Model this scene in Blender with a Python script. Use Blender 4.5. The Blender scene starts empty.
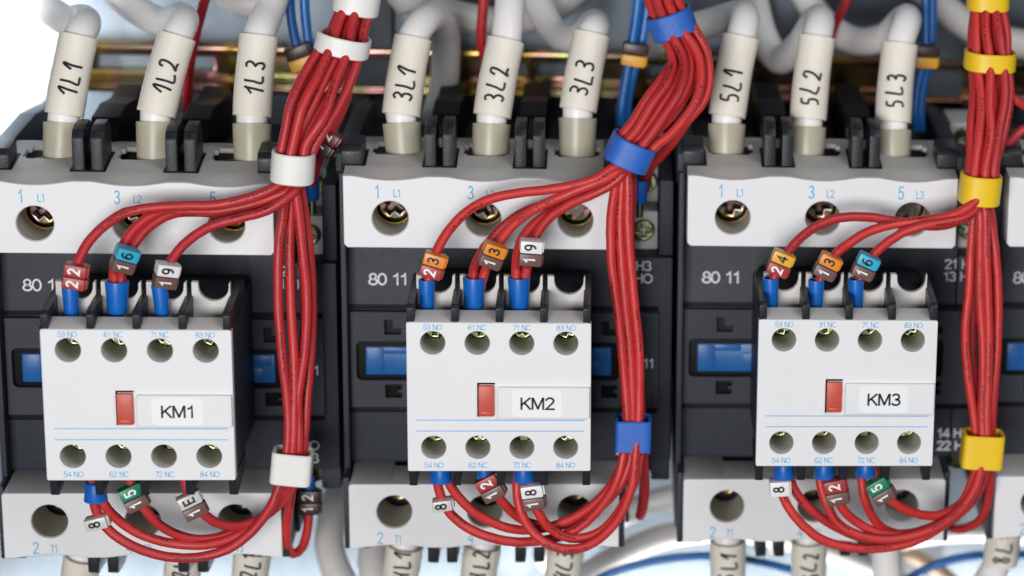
import bpy, bmesh, math, random
import numpy as np
from mathutils import Vector, Matrix
random.seed(7)
R_ = math.radians
S = 0.001                                   # everything is authored in millimetres
scene = bpy.context.scene
col = scene.collection

# ------------------------------------------------------------------ camera
F_PX, YAW, PITCH, ROLL, DIST = 2900.0, R_(8.48), R_(15.99), R_(2.77), 776.95
PPX, PPY = 512+515.28, 288+16.67            # the photograph is a crop: its optical centre lies right of the frame's middle
fw = Vector((math.sin(YAW)*math.cos(PITCH), math.cos(YAW)*math.cos(PITCH), -math.sin(PITCH)))
rt0 = Vector((math.cos(YAW), -math.sin(YAW), 0)); up0 = rt0.cross(fw)
rt = math.cos(ROLL)*rt0 + math.sin(ROLL)*up0
up = -math.sin(ROLL)*rt0 + math.cos(ROLL)*up0
CAM = -DIST*fw + Vector((136.11, 0, -3.66))
cd = bpy.data.cameras.new('camera'); cam = bpy.data.objects.new('camera', cd); col.objects.link(cam)
cd.sensor_width = 36; cd.lens = F_PX/1024*36; cd.clip_start = .01; cd.clip_end = 20
cd.shift_x = -(PPX-512)/1024; cd.shift_y = (PPY-288)/1024
m = Matrix((rt, up, -fw)).transposed().to_4x4(); m.translation = CAM*S; cam.matrix_world = m
cd.dof.use_dof = True; cd.dof.focus_distance = 0.738; cd.dof.aperture_fstop = 9.0
scene.camera = cam

# ------------------------------------------------------------------ world, lamps, exposure
w = bpy.data.worlds.new('World'); scene.world = w; w.use_nodes = True
bg = w.node_tree.nodes['Background']; bg.inputs[0].default_value = (.80, .87, 1, 1); bg.inputs[1].default_value = .10
def area(name, loc, target, sx, sy, power, color=(1, 1, 1)):
    l = bpy.data.lights.new(name, 'AREA'); l.shape = 'RECTANGLE'; l.size = sx*S; l.size_y = sy*S
    l.energy = power; l.color = color
    o = bpy.data.objects.new(name, l); col.objects.link(o)
    o.location = Vector(loc)*S
    o.rotation_euler = (Vector(target)-Vector(loc)).to_track_quat('-Z', 'Y').to_euler()
    return o
area('key_softbox', (-260, -1300, 50), (0, 0, -20), 560, 420, 13.4, (1, .99, .98))
area('fill_softbox', (420, -640, 520), (0, 0, 0), 420, 300, 2.4, (.95, .97, 1))
area('panel_fill_low', (30, 56, -180), (30, 108, -125), 420, 20, .62, (1, .99, .97)).data.spread = R_(110)  # unseen lamp added to brighten the lower back panel
area('panel_fill_side', (-185, 52, 55), (-140, 108, 52), 16, 110, .22, (.95, .98, 1)).data.spread = R_(90)  # unseen lamp added to overexpose the left end of the back panel
scene.view_settings.view_transform = 'Standard'; scene.view_settings.look = 'None'
scene.view_settings.exposure = 0; scene.view_settings.gamma = 1; scene.view_settings.use_curve_mapping = False

# ------------------------------------------------------------------ pixel -> place on a plane of known depth (mm)
def at(px, py, y):
    d = fw*F_PX + rt*(px-PPX) + up*(PPY-py)
    return CAM + d*((y-CAM.y)/d.y)

# ------------------------------------------------------------------ materials
MATS = {}
def mat(name, base, rough=.5, metal=0, noise=.06, nscale=300, bump=.0, bscale=900, spec=.5, sss=0, coat=0, ramp=None, rscale=80, stain=0):
    if name in MATS: return MATS[name]
    M = bpy.data.materials.new(name); M.use_nodes = True; nt = M.node_tree; N = nt.nodes; L = nt.links
    b = N['Principled BSDF']; b.inputs['Roughness'].default_value = rough; b.inputs['Metallic'].default_value = metal
    b.inputs['Specular IOR Level'].default_value = spec
    tc = N.new('ShaderNodeTexCoord')
    if ramp:
        nz = N.new('ShaderNodeTexNoise'); nz.inputs['Scale'].default_value = rscale; nz.inputs['Detail'].default_value = 3
        L.new(tc.outputs['Object'], nz.inputs['Vector'])
        cr = N.new('ShaderNodeValToRGB'); L.new(nz.outputs['Fac'], cr.inputs[0])
        el = cr.color_ramp.elements
        el[0].position = .28; el[0].color = (*ramp[0], 1); el[1].position = .72; el[1].color = (*ramp[-1], 1)
        for i, c in enumerate(ramp[1:-1]):
            e = el.new(.28+.44*(i+1)/(len(ramp)-1)); e.color = (*c, 1)
        L.new(cr.outputs[0], b.inputs['Base Color'])
    else:
        nz = N.new('ShaderNodeTexNoise'); nz.inputs['Scale'].default_value = nscale; nz.inputs['Detail'].default_value = 6
        L.new(tc.outputs['Object'], nz.inputs['Vector'])
        mx = N.new('ShaderNodeMix'); mx.data_type = 'RGBA'
        mx.inputs[6].default_value = (*[c*(1-noise) for c in base], 1); mx.inputs[7].default_value = (*[min(1, c*(1+noise)) for c in base], 1)
        L.new(nz.outputs['Fac'], mx.inputs[0]); out = mx.outputs[2]
        if stain:                                # sparse specks of dust and grime
            n2 = N.new('ShaderNodeTexNoise'); n2.inputs['Scale'].default_value = nscale*.35; n2.inputs['Detail'].default_value = 8; n2.inputs['Roughness'].default_value = .7
            L.new(tc.outputs['Object'], n2.inputs['Vector'])
            c2 = N.new('ShaderNodeValToRGB'); c2.color_ramp.elements[0].position = .58; c2.color_ramp.elements[1].position = .76
            c2.color_ramp.elements[1].color = (stain, stain, stain, 1); c2.color_ramp.elements[0].color = (0, 0, 0, 1)
            L.new(n2.outputs['Fac'], c2.inputs[0])
            m2 = N.new('ShaderNodeMix'); m2.data_type = 'RGBA'; L.new(c2.outputs[0], m2.inputs[0]); L.new(out, m2.inputs[6])
            m2.inputs[7].default_value = (.22, .2, .18, 1); out = m2.outputs[2]
        L.new(out, b.inputs['Base Color'])
        mr = N.new('ShaderNodeMapRange'); mr.inputs[3].default_value = max(.02, rough-.09); mr.inputs[4].default_value = rough+.09
        L.new(nz.outputs['Fac'], mr.inputs[0]); L.new(mr.outputs[0], b.inputs['Roughness'])
    if bump:
        n3 = N.new('ShaderNodeTexNoise'); n3.inputs['Scale'].default_value = bscale; n3.inputs['Detail'].default_value = 4
        L.new(tc.outputs['Object'], n3.inputs['Vector'])
        bp = N.new('ShaderNodeBump'); bp.inputs['Strength'].default_value = bump; bp.inputs['Distance'].default_value = .0003
        L.new(n3.outputs['Fac'], bp.inputs['Height']); L.new(bp.outputs[0], b.inputs['Normal'])
    if sss:
        b.inputs['Subsurface Weight'].default_value = sss; b.inputs['Subsurface Radius'].default_value = (1, .7, .5); b.inputs['Subsurface Scale'].default_value = .002
    if coat: b.inputs['Coat Weight'].default_value = coat; b.inputs['Coat Roughness'].default_value = .15
    MATS[name] = M; return M

WHITE = mat('white_plastic', (.755, .755, .765), .42, noise=.025, nscale=160, bump=.06, bscale=1500, stain=.10)
SHADED_GREYW = mat('shaded_grey_white_plastic', (.62, .60, .57), .5, noise=.06, nscale=200, bump=.08, stain=.15)  # white plastic with shade put into its colour; grey brackets share the tone
DARK = mat('charcoal_plastic', (.031, .036, .048), .5, noise=.22, nscale=700, bump=.35, bscale=2600, spec=.3)
BLACK = mat('black_plastic', (.006, .006, .007), .5, noise=.2, bump=.15, bscale=2000, spec=.12)
GLOSSD = mat('divider_plastic', (.018, .019, .024), .36, noise=.25, nscale=400, bump=.25, bscale=1800, spec=.28)
BLUEP = mat('blue_plastic', (.014, .115, .36), .32, noise=.2, nscale=120, bump=.12, bscale=500, spec=.35)
FERR = mat('ferrule_blue', (.006, .125, .50), .36, noise=.12)
CREAM = mat('cream_sleeve', (.90, .80, .68), .42, noise=.05, nscale=90, sss=.4, bump=.05, stain=.07)
CUFF = mat('cuff_beige', (.47, .44, .34), .38, noise=.1, nscale=90, sss=.3)
SILI = mat('white_insulation', (.88, .86, .84), .36, noise=.05, nscale=60, sss=.3)
BACKC = mat('back_cable_insulation', (.66, .63, .61), .4, noise=.08, nscale=60)
INK = mat('marker_ink', (.012, .013, .02), .5)
PRINTB = mat('light_blue_print', (.10, .42, .68), .5, noise=.15, nscale=3000)
PRINTL = mat('pale_blue_print', (.20, .48, .76), .5, noise=.15, nscale=3000)
PRINTW = mat('pale_print', (.78, .80, .82), .5, noise=.15, nscale=3000)
STICK = mat('sticker_paper', (.84, .845, .85), .35, noise=.02)
REDB = mat('red_slider', (.55, .075, .045), .4, noise=.08, bump=.1)
CLIPW = mat('white_clip', (.80, .79, .75), .4, noise=.04, nscale=200, bump=.12, bscale=1500, stain=.08)
CLIPB = mat('blue_clip', (.025, .13, .52), .42, noise=.1, nscale=900, bump=.4, bscale=2500)
CLIPY = mat('yellow_clip', (.86, .55, .015), .42, noise=.06, nscale=300, bump=.15, bscale=1500)
SCREW = mat('passivated_screw', (1, 1, 1), .24, 1, ramp=[(.22, .19, .06), (.09, .13, .08), (.19, .08, .12), (.25, .21, .09), (.06, .10, .09)], rscale=300)
PLATED = mat('plated_screw', (1, 1, 1), .3, 1, ramp=[(.32, .29, .09), (.30, .33, .19), (.20, .24, .11), (.42, .40, .24)], rscale=500)
BRASS = mat('brass', (.62, .42, .10), .25, 1)
RAIL = mat('chromated_rail', (1, 1, 1), .17, 1, ramp=[(.24, .13, .03), (.40, .27, .07), (.34, .17, .17), (.26, .28, .10), (.22, .12, .03)], rscale=60)
GALV = mat('galvanised_panel', (1, 1, 1), .36, .7, ramp=[(.09, .11, .135), (.15, .18, .21), (.11, .135, .16), (.30, .35, .40)], rscale=16)
BLUEW = mat('blue_wire', (.012, .14, .46), .35, noise=.1)
TAG = dict(red=mat('tag_red', (.36, .035, .03), .4), brown=mat('tag_brown', (.15, .075, .065), .4), orange=mat('tag_orange', (.78, .25, .02), .4),
           amber=mat('tag_amber', (.80, .40, .03), .4), white=mat('tag_white', (.78, .78, .78), .4), cyan=mat('tag_cyan', (.03, .40, .62), .4),
           green=mat('tag_green', (.01, .20, .09), .4), grey=mat('tag_clear', (.58, .575, .55), .3), dark=mat('tag_dark', (.05, .022, .022), .35), maroon=mat('tag_maroon', (.16, .015, .015), .35))
TXW = mat('tag_print_white', (.85, .85, .85), .5); TXK = mat('tag_print_black', (.015, .015, .015), .5)

def wire_mat(name, base):
    M = mat(name, base, .44, noise=.16, nscale=180, bump=.3, bscale=1100)
    nt = M.node_tree; N = nt.nodes; L = nt.links; b = N['Principled BSDF']
    src = b.inputs['Base Color'].links[0].from_socket
    uv = N.new('ShaderNodeUVMap'); sp = N.new('ShaderNodeSeparateXYZ'); L.new(uv.outputs[0], sp.inputs[0])
    # small black lettering printed along one flank of the insulation, in repeated groups
    def mth(op, a, bb=None, c=None):
        n = N.new('ShaderNodeMath'); n.operation = op
        for i, v in enumerate((a, bb, c)):
            if v is None: continue
            if isinstance(v, (int, float)): n.inputs[i].default_value = v
            else: L.new(v, n.inputs[i])
        return n.outputs[0]
    ang = mth('COMPARE', sp.outputs[1], .5, .045)
    grp = mth('GREATER_THAN', mth('PINGPONG', sp.outputs[0], 17.0), 11.5)
    mp = N.new('ShaderNodeMapping'); mp.inputs['Scale'].default_value = (1.5, 13, 1); L.new(uv.outputs[0], mp.inputs[0])
    nz = N.new('ShaderNodeTexNoise'); nz.inputs['Scale'].default_value = 1.0; nz.inputs['Detail'].default_value = 1; L.new(mp.outputs[0], nz.inputs['Vector'])
    fac = mth('MULTIPLY', mth('MULTIPLY', ang, grp), mth('MULTIPLY', mth('GREATER_THAN', nz.outputs['Fac'], .5), .8))
    mx = N.new('ShaderNodeMix'); mx.data_type = 'RGBA'; L.new(fac, mx.inputs[0]); L.new(src, mx.inputs[6]); mx.inputs[7].default_value = (.03, .004, .005, 1)
    oi = N.new('ShaderNodeObjectInfo'); hv = N.new('ShaderNodeHueSaturation')      # no two reels have quite the same red
    mr = N.new('ShaderNodeMapRange'); mr.inputs[3].default_value = .86; mr.inputs[4].default_value = 1.1; L.new(oi.outputs['Random'], mr.inputs[0]); L.new(mr.outputs[0], hv.inputs['Value'])
    mh = N.new('ShaderNodeMapRange'); mh.inputs[3].default_value = .4975; mh.inputs[4].default_value = .501; L.new(oi.outputs['Random'], mh.inputs[0]); L.new(mh.outputs[0], hv.inputs['Hue'])
    L.new(mx.outputs[2], hv.inputs['Color']); L.new(hv.outputs[0], b.inputs['Base Color']); return M
REDW = wire_mat('red_wire', (.53, .029, .029))
WELL = mat('well_plastic', (.60, .575, .50), .45, noise=.1, bump=.1)

# ------------------------------------------------------------------ mesh helpers (all coordinates in world mm)
ORG = {}
def link(name, me, mt, parent=None, smooth=True, verts_mm=None):
    """me has vertices in world mm: gives it an origin of its own, parents it, sets the material"""
    n = len(me.vertices); co = np.empty(n*3); me.vertices.foreach_get('co', co); co = co.reshape(-1, 3)
    lo, hi = co.min(0), co.max(0); org = np.array([(lo[0]+hi[0])/2, (lo[1]+hi[1])/2, lo[2]])
    me.vertices.foreach_set('co', ((co-org)*S).ravel()); me.update()
    if smooth:
        for p in me.polygons: p.use_smooth = True
        try: me.set_sharp_from_angle(angle=R_(38))
        except Exception: pass
    if not me.materials: me.materials.append(mt)
    o = bpy.data.objects.new(name, me); col.objects.link(o)
    ORG[o.name] = org
    if parent is not None: o.parent = parent; o.location = Vector(org-ORG[parent.name])*S
    else: o.location = Vector(org)*S
    return o
def empty(name, base):
    o = bpy.data.objects.new(name, None); col.objects.link(o); o.empty_display_size = .01
    o.location = Vector(base)*S; ORG[o.name] = np.array(base, float); return o
def tag(o, label, cat, group=None, kind=None):
    if label: o['label'] = label
    if cat: o['category'] = cat
    if group: o['group'] = group
    if kind: o['kind'] = kind
    return o
class MB:
    def __init__(s): s.bm = bmesh.new()
    def box(s, x0, x1, y0, y1, z0, z1, bev=.35, seg=2):
        t = bmesh.new(); bmesh.ops.create_cube(t, size=1)
        for v in t.verts: v.co = Vector(((x0+x1)/2+v.co.x*(x1-x0), (y0+y1)/2+v.co.y*(y1-y0), (z0+z1)/2+v.co.z*(z1-z0)))
        if bev: bmesh.ops.bevel(t, geom=t.edges[:], offset=bev, segments=seg, affect='EDGES', profile=.6)
        return s.join(t)
    def join(s, t, M=None):
        if M is not None: bmesh.ops.transform(t, matrix=M, verts=t.verts)
        me = bpy.data.meshes.new('tmp'); t.to_mesh(me); t.free(); s.bm.from_mesh(me); bpy.data.meshes.remove(me); return s
    def mesh(s, me): s.bm.from_mesh(me); bpy.data.meshes.remove(me); return s
    def prism(s, poly_yz, x0, x1, bev=.3):
        """side outline in (y, z) drawn out from x0 to x1"""
        t = bmesh.new(); a = [t.verts.new((x0, y, z)) for y, z in poly_yz]; b = [t.verts.new((x1, y, z)) for y, z in poly_yz]
        n = len(a); t.faces.new(a); t.faces.new(b[::-1])
        for i in range(n): t.faces.new((a[i], b[i], b[(i+1) % n], a[(i+1) % n]))
        bmesh.ops.recalc_face_normals(t, faces=t.faces[:])
        if bev: bmesh.ops.bevel(t, geom=t.edges[:], offset=bev, segments=2, affect='EDGES', profile=.6)
        return s.join(t)
    def lathe(s, prof, org, axis, n=24):
        """profile (radius, height) turned about axis from org"""
        t = bmesh.new(); rings = []
        for r, h in prof:
            rings.append([t.verts.new((r*math.cos(2*math.pi*i/n), r*math.sin(2*math.pi*i/n), h)) for i in range(n)] if r > 1e-6 else [t.verts.new((0, 0, h))])
        for A, B in zip(rings, rings[1:]):
            for i in range(n):
                j = (i+1) % n
                q = [A[i % len(A)], A[j % len(A)], B[j % len(B)], B[i % len(B)]]
                q = list(dict.fromkeys(q))
                if len(q) > 2: t.faces.new(q)
        bmesh.ops.recalc_face_normals(t, faces=t.faces[:])
        M = Vector(axis).to_track_quat('Z', 'Y').to_matrix().to_4x4(); M.translation = Vector(org)
        return s.join(t, M)
    def done(s, name, mt, parent=None, smooth=True):
        me = bpy.data.meshes.new(name); s.bm.to_mesh(me); s.bm.free(); return link(name, me, mt, parent, smooth)

def curve_mesh(loops, extrude, bevel, M, res=2):
    """filled 2D outline(s) with holes -> solid plate; local x,y map through M (mm)"""
    cu = bpy.data.curves.new('c', 'CURVE'); cu.dimensions = '2D'; cu.fill_mode = 'BOTH'; cu.extrude = max(0, extrude/2-bevel); cu.bevel_depth = bevel; cu.bevel_resolution = res; cu.offset = -bevel
    for lp in loops:
        sp = cu.splines.new('POLY'); sp.points.add(len(lp)-1); sp.use_cyclic_u = True
        for p, (x, y) in zip(sp.points, lp): p.co = (x, y, 0, 1)
    o = bpy.data.objects.new('c', cu); col.objects.link(o)
    dg = bpy.context.evaluated_depsgraph_get(); me = bpy.data.meshes.new_from_object(o.evaluated_get(dg))
    bpy.data.objects.remove(o); bpy.data.curves.remove(cu)
    me.materials.clear(); me.transform(M); return me
def frontal(x, y, z):
    """2D (u right, v up) -> world plane facing -y; +local z comes forward"""
    return Matrix(((1, 0, 0, x), (0, 0, -1, y), (0, 1, 0, z), (0, 0, 0, 1)))
def circle(cx, cy, r, n=28): return [(cx+r*math.cos(2*math.pi*i/n), cy+r*math.sin(2*math.pi*i/n)) for i in range(n)]
def rrect(x0, x1, y0, y1, r, n=5):
    P = []
    for cx, cy, a in ((x1-r, y1-r, 0), (x0+r, y1-r, 90), (x0+r, y0+r, 180), (x1-r, y0+r, 270)):
        for i in range(n+1): t = R_(a+90*i/n); P.append((cx+r*math.cos(t), cy+r*math.sin(t)))
    return P
def arc(cx, cy, rx, ry, a0, a1, n=9): return [(cx+rx*math.cos(R_(a0+(a1-a0)*i/n)), cy+ry*math.sin(R_(a0+(a1-a0)*i/n))) for i in range(n+1)]
GLYPH = {   # plain sans strokes on a body 1 high: (advance, strokes)
 '0': (.62, [arc(.26, .5, .26, .5, 90, 450, 20)]), '1': (.52, [[(.06, .76), (.2, .84), (.3, 1), (.3, 0)]]),
 '2': (.62, [arc(.26, .74, .25, .26, 165, -25, 9)+[(.02, 0), (.54, 0)]]),
 '3': (.62, [arc(.25, .755, .23, .245, 150, -90, 9), arc(.25, .26, .27, .26, 90, -155, 9)]),
 '4': (.62, [[(.42, 0), (.42, 1), (0, .28), (.56, .28)]]), '5': (.62, [[(.5, 1), (.1, 1), (.04, .52)]+arc(.26, .32, .27, .32, 130, -155, 9)]),
 '6': (.62, [[(.46, .97)]+arc(.3, .5, .29, .5, 80, 180, 5)+arc(.27, .3, .26, .3, 180, 540, 16)]), '7': (.6, [[(.02, 1), (.54, 1), (.2, 0)]]),
 '8': (.62, [arc(.27, .755, .21, .245, 90, 450, 14), arc(.27, .255, .27, .255, 90, 450, 14)]),
 '9': (.62, [arc(.27, .7, .26, .3, 0, 360, 16)+arc(.24, .5, .29, .5, 0, -100, 5)]),
 'K': (.72, [[(.05, 0), (.05, 1)], [(.6, 1), (.06, .38)], [(.24, .58), (.62, 0)]]), 'M': (.92, [[(.05, 0), (.05, 1)], [(.08, .98), (.4, .05)], [(.4, .05), (.72, .98)], [(.75, 1), (.75, 0)]]),
 'N': (.74, [[(.05, 0), (.05, 1)], [(.05, 1), (.6, 0)], [(.6, 0), (.6, 1)]]), 'O': (.82, [arc(.37, .5, .36, .5, 90, 450, 20)]), 'C': (.78, [arc(.38, .5, .37, .5, 42, 318, 14)]),
 'H': (.74, [[(.05, 0), (.05, 1)], [(.6, 0), (.6, 1)], [(.05, .52), (.6, .52)]]), 'L': (.6, [[(.05, 1), (.05, 0), (.5, 0)]]),
 'T': (.66, [[(0, 1), (.6, 1)], [(.3, 1), (.3, 0)]]), 'E': (.66, [[(.56, 1), (.05, 1), (.05, 0), (.56, 0)], [(.05, .52), (.5, .52)]]), ' ': (.36, [])}
def text_mesh(txt, size, M, width=1.0, bold=0):
    """printed characters: flat ribbons with round ends, centred on the local origin, cap height = .7 size"""
    h = size*.7; tot = sum(GLYPH[c][0] for c in txt)-.1; x0 = -tot/2; hw = h*(.075+bold); V, Fc = [], []
    for c in txt:
        for st in GLYPH[c][1]:
            p = [Vector(((x0+q[0])*h*width, (q[1]-.5)*h)) for q in st]; n = len(p)
            closed = (p[0]-p[-1]).length < 1e-4; b = len(V)
            T = []
            for i in range(n):
                a = (p[i]-p[i-1]).normalized() if i else ((p[0]-p[-2]).normalized() if closed else None)
                d = (p[i+1]-p[i]).normalized() if i < n-1 else ((p[1]-p[0]).normalized() if closed else None)
                t = (a+d).normalized() if a is not None and d is not None else (a if d is None else d)
                k = 1/max(.45, t.dot(d if d is not None else a)); T.append((t, k))
            for i, (t, k) in enumerate(T):
                nrm = Vector((-t.y, t.x))*hw*k; e = Vector((0, 0)) if closed else (-t*hw*.6 if i == 0 else (t*hw*.6 if i == n-1 else Vector((0, 0))))
                for z in (-.03, .03): V += [(*(p[i]+e+nrm), z), (*(p[i]+e-nrm), z)]
            for i in range(n-1):
                q = b+4*i; r = q+4
                Fc += [(q+2, q+3, r+3, r+2), (q+1, q, r, r+1), (q, q+2, r+2, r), (q+3, q+1, r+1, r+3)]
        x0 += GLYPH[c][0]
    me = bpy.data.meshes.new('t'); me.from_pydata(V, [], Fc); me.transform(M); return me
def lettering(items, y, mt, parent, name='lettering'):
    """items: (text, x, z, size, width, bold) printed on a face at depth y"""
    mb = MB()
    for t, x, z, s, wd, bo in items: mb.mesh(text_mesh(t, s, frontal(x, y-.04, z), wd, bo))
    return mb.done(name, mt, parent, smooth=False)

def spline(P, step=1.6):
    P = [Vector(p) for p in P]; Q = [2*P[0]-P[1]]+P+[2*P[-1]-P[-2]]; out = []
    for i in range(1, len(Q)-2):
        a, b, c, d = Q[i-1:i+3]; n = max(2, int((c-b).length/step))
        t0 = 0; t1 = max(1e-3, (b-a).length**.5); t2 = t1+max(1e-3, (c-b).length**.5); t3 = t2+max(1e-3, (d-c).length**.5)
        for k in range(n):
            t = t1+(t2-t1)*k/n
            A1 = a*((t1-t)/(t1-t0))+b*((t-t0)/(t1-t0)); A2 = b*((t2-t)/(t2-t1))+c*((t-t1)/(t2-t1)); A3 = c*((t3-t)/(t3-t2))+d*((t-t2)/(t3-t2))
            B1 = A1*((t2-t)/(t2-t0))+A2*((t-t0)/(t2-t0)); B2 = A2*((t3-t)/(t3-t1))+A3*((t-t1)/(t3-t1))
            out.append(B1*((t2-t)/(t2-t1))+B2*((t-t1)/(t2-t1)))
    out.append(P[-1]); return out
def tube_mesh(pts, rad, n=12, caps=True, phase=0):
    """rad: number or list per point; UV = (length mm, angle 0..1)"""
    N = len(pts); rr = rad if isinstance(rad, (list, tuple)) else [rad]*N
    T = [(pts[min(i+1, N-1)]-pts[max(i-1, 0)]).normalized() for i in range(N)]
    ref = Vector((0, -1, 0)); V = []; L = [0]
    for i in range(1, N): L.append(L[-1]+(pts[i]-pts[i-1]).length)
    u = (ref-T[0]*ref.dot(T[0]))
    if u.length < 1e-3: u = Vector((1, 0, 0))-T[0]*T[0].x
    u.normalize()
    for i in range(N):
        u = (u-T[i]*u.dot(T[i])).normalized(); v = T[i].cross(u)
        for k in range(n):
            a = 2*math.pi*k/n+phase; V.append(pts[i]+(u*math.cos(a)+v*math.sin(a))*rr[i])
    Fc = [(i*n+k, i*n+(k+1) % n, (i+1)*n+(k+1) % n, (i+1)*n+k) for i in range(N-1) for k in range(n)]
    if caps: Fc += [tuple(range(n))[::-1], tuple(range((N-1)*n, N*n))]
    me = bpy.data.meshes.new('tube'); me.from_pydata([tuple(v) for v in V], [], Fc)
    uvl = me.uv_layers.new(name='UVMap'); off = random.uniform(0, 40); aoff = random.uniform(-.12, .12)
    for p in me.polygons:
        for li in p.loop_indices:
            vi = me.loops[li].vertex_index; i, k = divmod(vi, n)
            kk = k if not (p.index < len(Fc)-2 and k == 0 and (p.vertices[1] % n == 0)) else n
            uvl.data[li].uv = (L[i]+off, ((kk/n+.5+aoff) % 1.0001))
    return me
def copy_tree(o, dloc, parent=None):
    c = o.copy(); col.objects.link(c)
    if parent is not None: c.parent = parent
    else: c.location = o.location+Vector(dloc)*S
    ORG[c.name] = ORG[o.name]+np.array(dloc, float)
    for ch in list(o.children): copy_tree(ch, dloc, c)
    return c

# ------------------------------------------------------------------ the setting: galvanised back plate and the chromated mounting rails
mb = MB(); mb.box(-330, 330, 108, 111, -330, 330, .5); panel = mb.done('back_panel', GALV); tag(panel, None, None, kind='structure')
def rail(label, x0, x1, zc, h, slots):
    """hat-section rail lying along x, with a pierced web and two lips"""
    r = empty('mounting_rail', ((x0+x1)/2, 100, zc-h/2))
    loops = [rrect(x0, x1, zc-h*.36, zc+h*.36, 1)]
    for sx in slots: loops.append(rrect(sx-5, sx+5, zc-3, zc+3, 2.9))
    me = curve_mesh(loops, 1.4, .2, frontal(0, 102.5, 0)); link('web', me, RAIL, r)
    for s in (1, -1):
        mb = MB(); mb.box(x0, x1, 94.5, 103.2, zc+s*h*.36-.7, zc+s*h*.36+.7, .3); mb.box(x0, x1, 94, 95.4, min(zc+s*h*.37, zc+s*h*.5), max(zc+s*h*.37, zc+s*h*.5), .3); mb.done('lip', RAIL, r)
        mb = MB(); mb.box(x0+2, x1-2, 103.1, 108.2, zc+s*h*.3-2, zc+s*h*.3+2, .3); mb.done('foot', RAIL, r)
    return tag(r, label, 'rail')
rail('golden chromated slotted rail behind the upper cables', -128, 150, 36.6, 13.5, [-126, -92, -50, -4, 8, 40, 84, 118])
rail('golden chromated slotted rail behind the contactors\' lower terminals', -128, 150, -46, 16, [-126, -92, -50, 40, 84, 118])

def post(label, x0, x1):
    r = empty('upright_bar', ((x0+x1)/2, 98, -120)); SL = mat('slate_paint', (.045, .058, .075), .5, noise=.15)
    for nm, a in (('web', (x0, x1, 96.6, 98)), ('flange', (x0, x0+1.2, 98.1, 107.6)), ('flange', (x1-1.2, x1, 98.1, 107.6))):
        mb = MB(); mb.box(*a, -120, 130, .25); mb.done(nm, SL, r)
    return tag(r, label, 'bar', 'slate uprights behind the rails')
# ------------------------------------------------------------------ screws
def screw_head(mb_list, x, y, z, r, rot=.3):
    """pan head with a real cross recess, facing -y, outer face at y"""
    a, b = r*.16, r*.62
    cross = [(a, a), (a, b), (-a, b), (-a, a), (-b, a), (-b, -a), (-a, -a), (-a, -b), (a, -b), (a, -a), (b, -a), (b, a)]
    c, s = math.cos(rot), math.sin(rot); cross = [(p*c-q*s, p*s+q*c) for p, q in cross]
    me = curve_mesh([circle(0, 0, r, 22), cross], 2.0, .28*r*.6, frontal(x, y+1.0, z))
    mb_list.mesh(me); mb_list.lathe([(r*.9, 0), (r*.9, .4), (0, .4)], (x, y+3.4, z), (0, -1, 0), 18)

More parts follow.
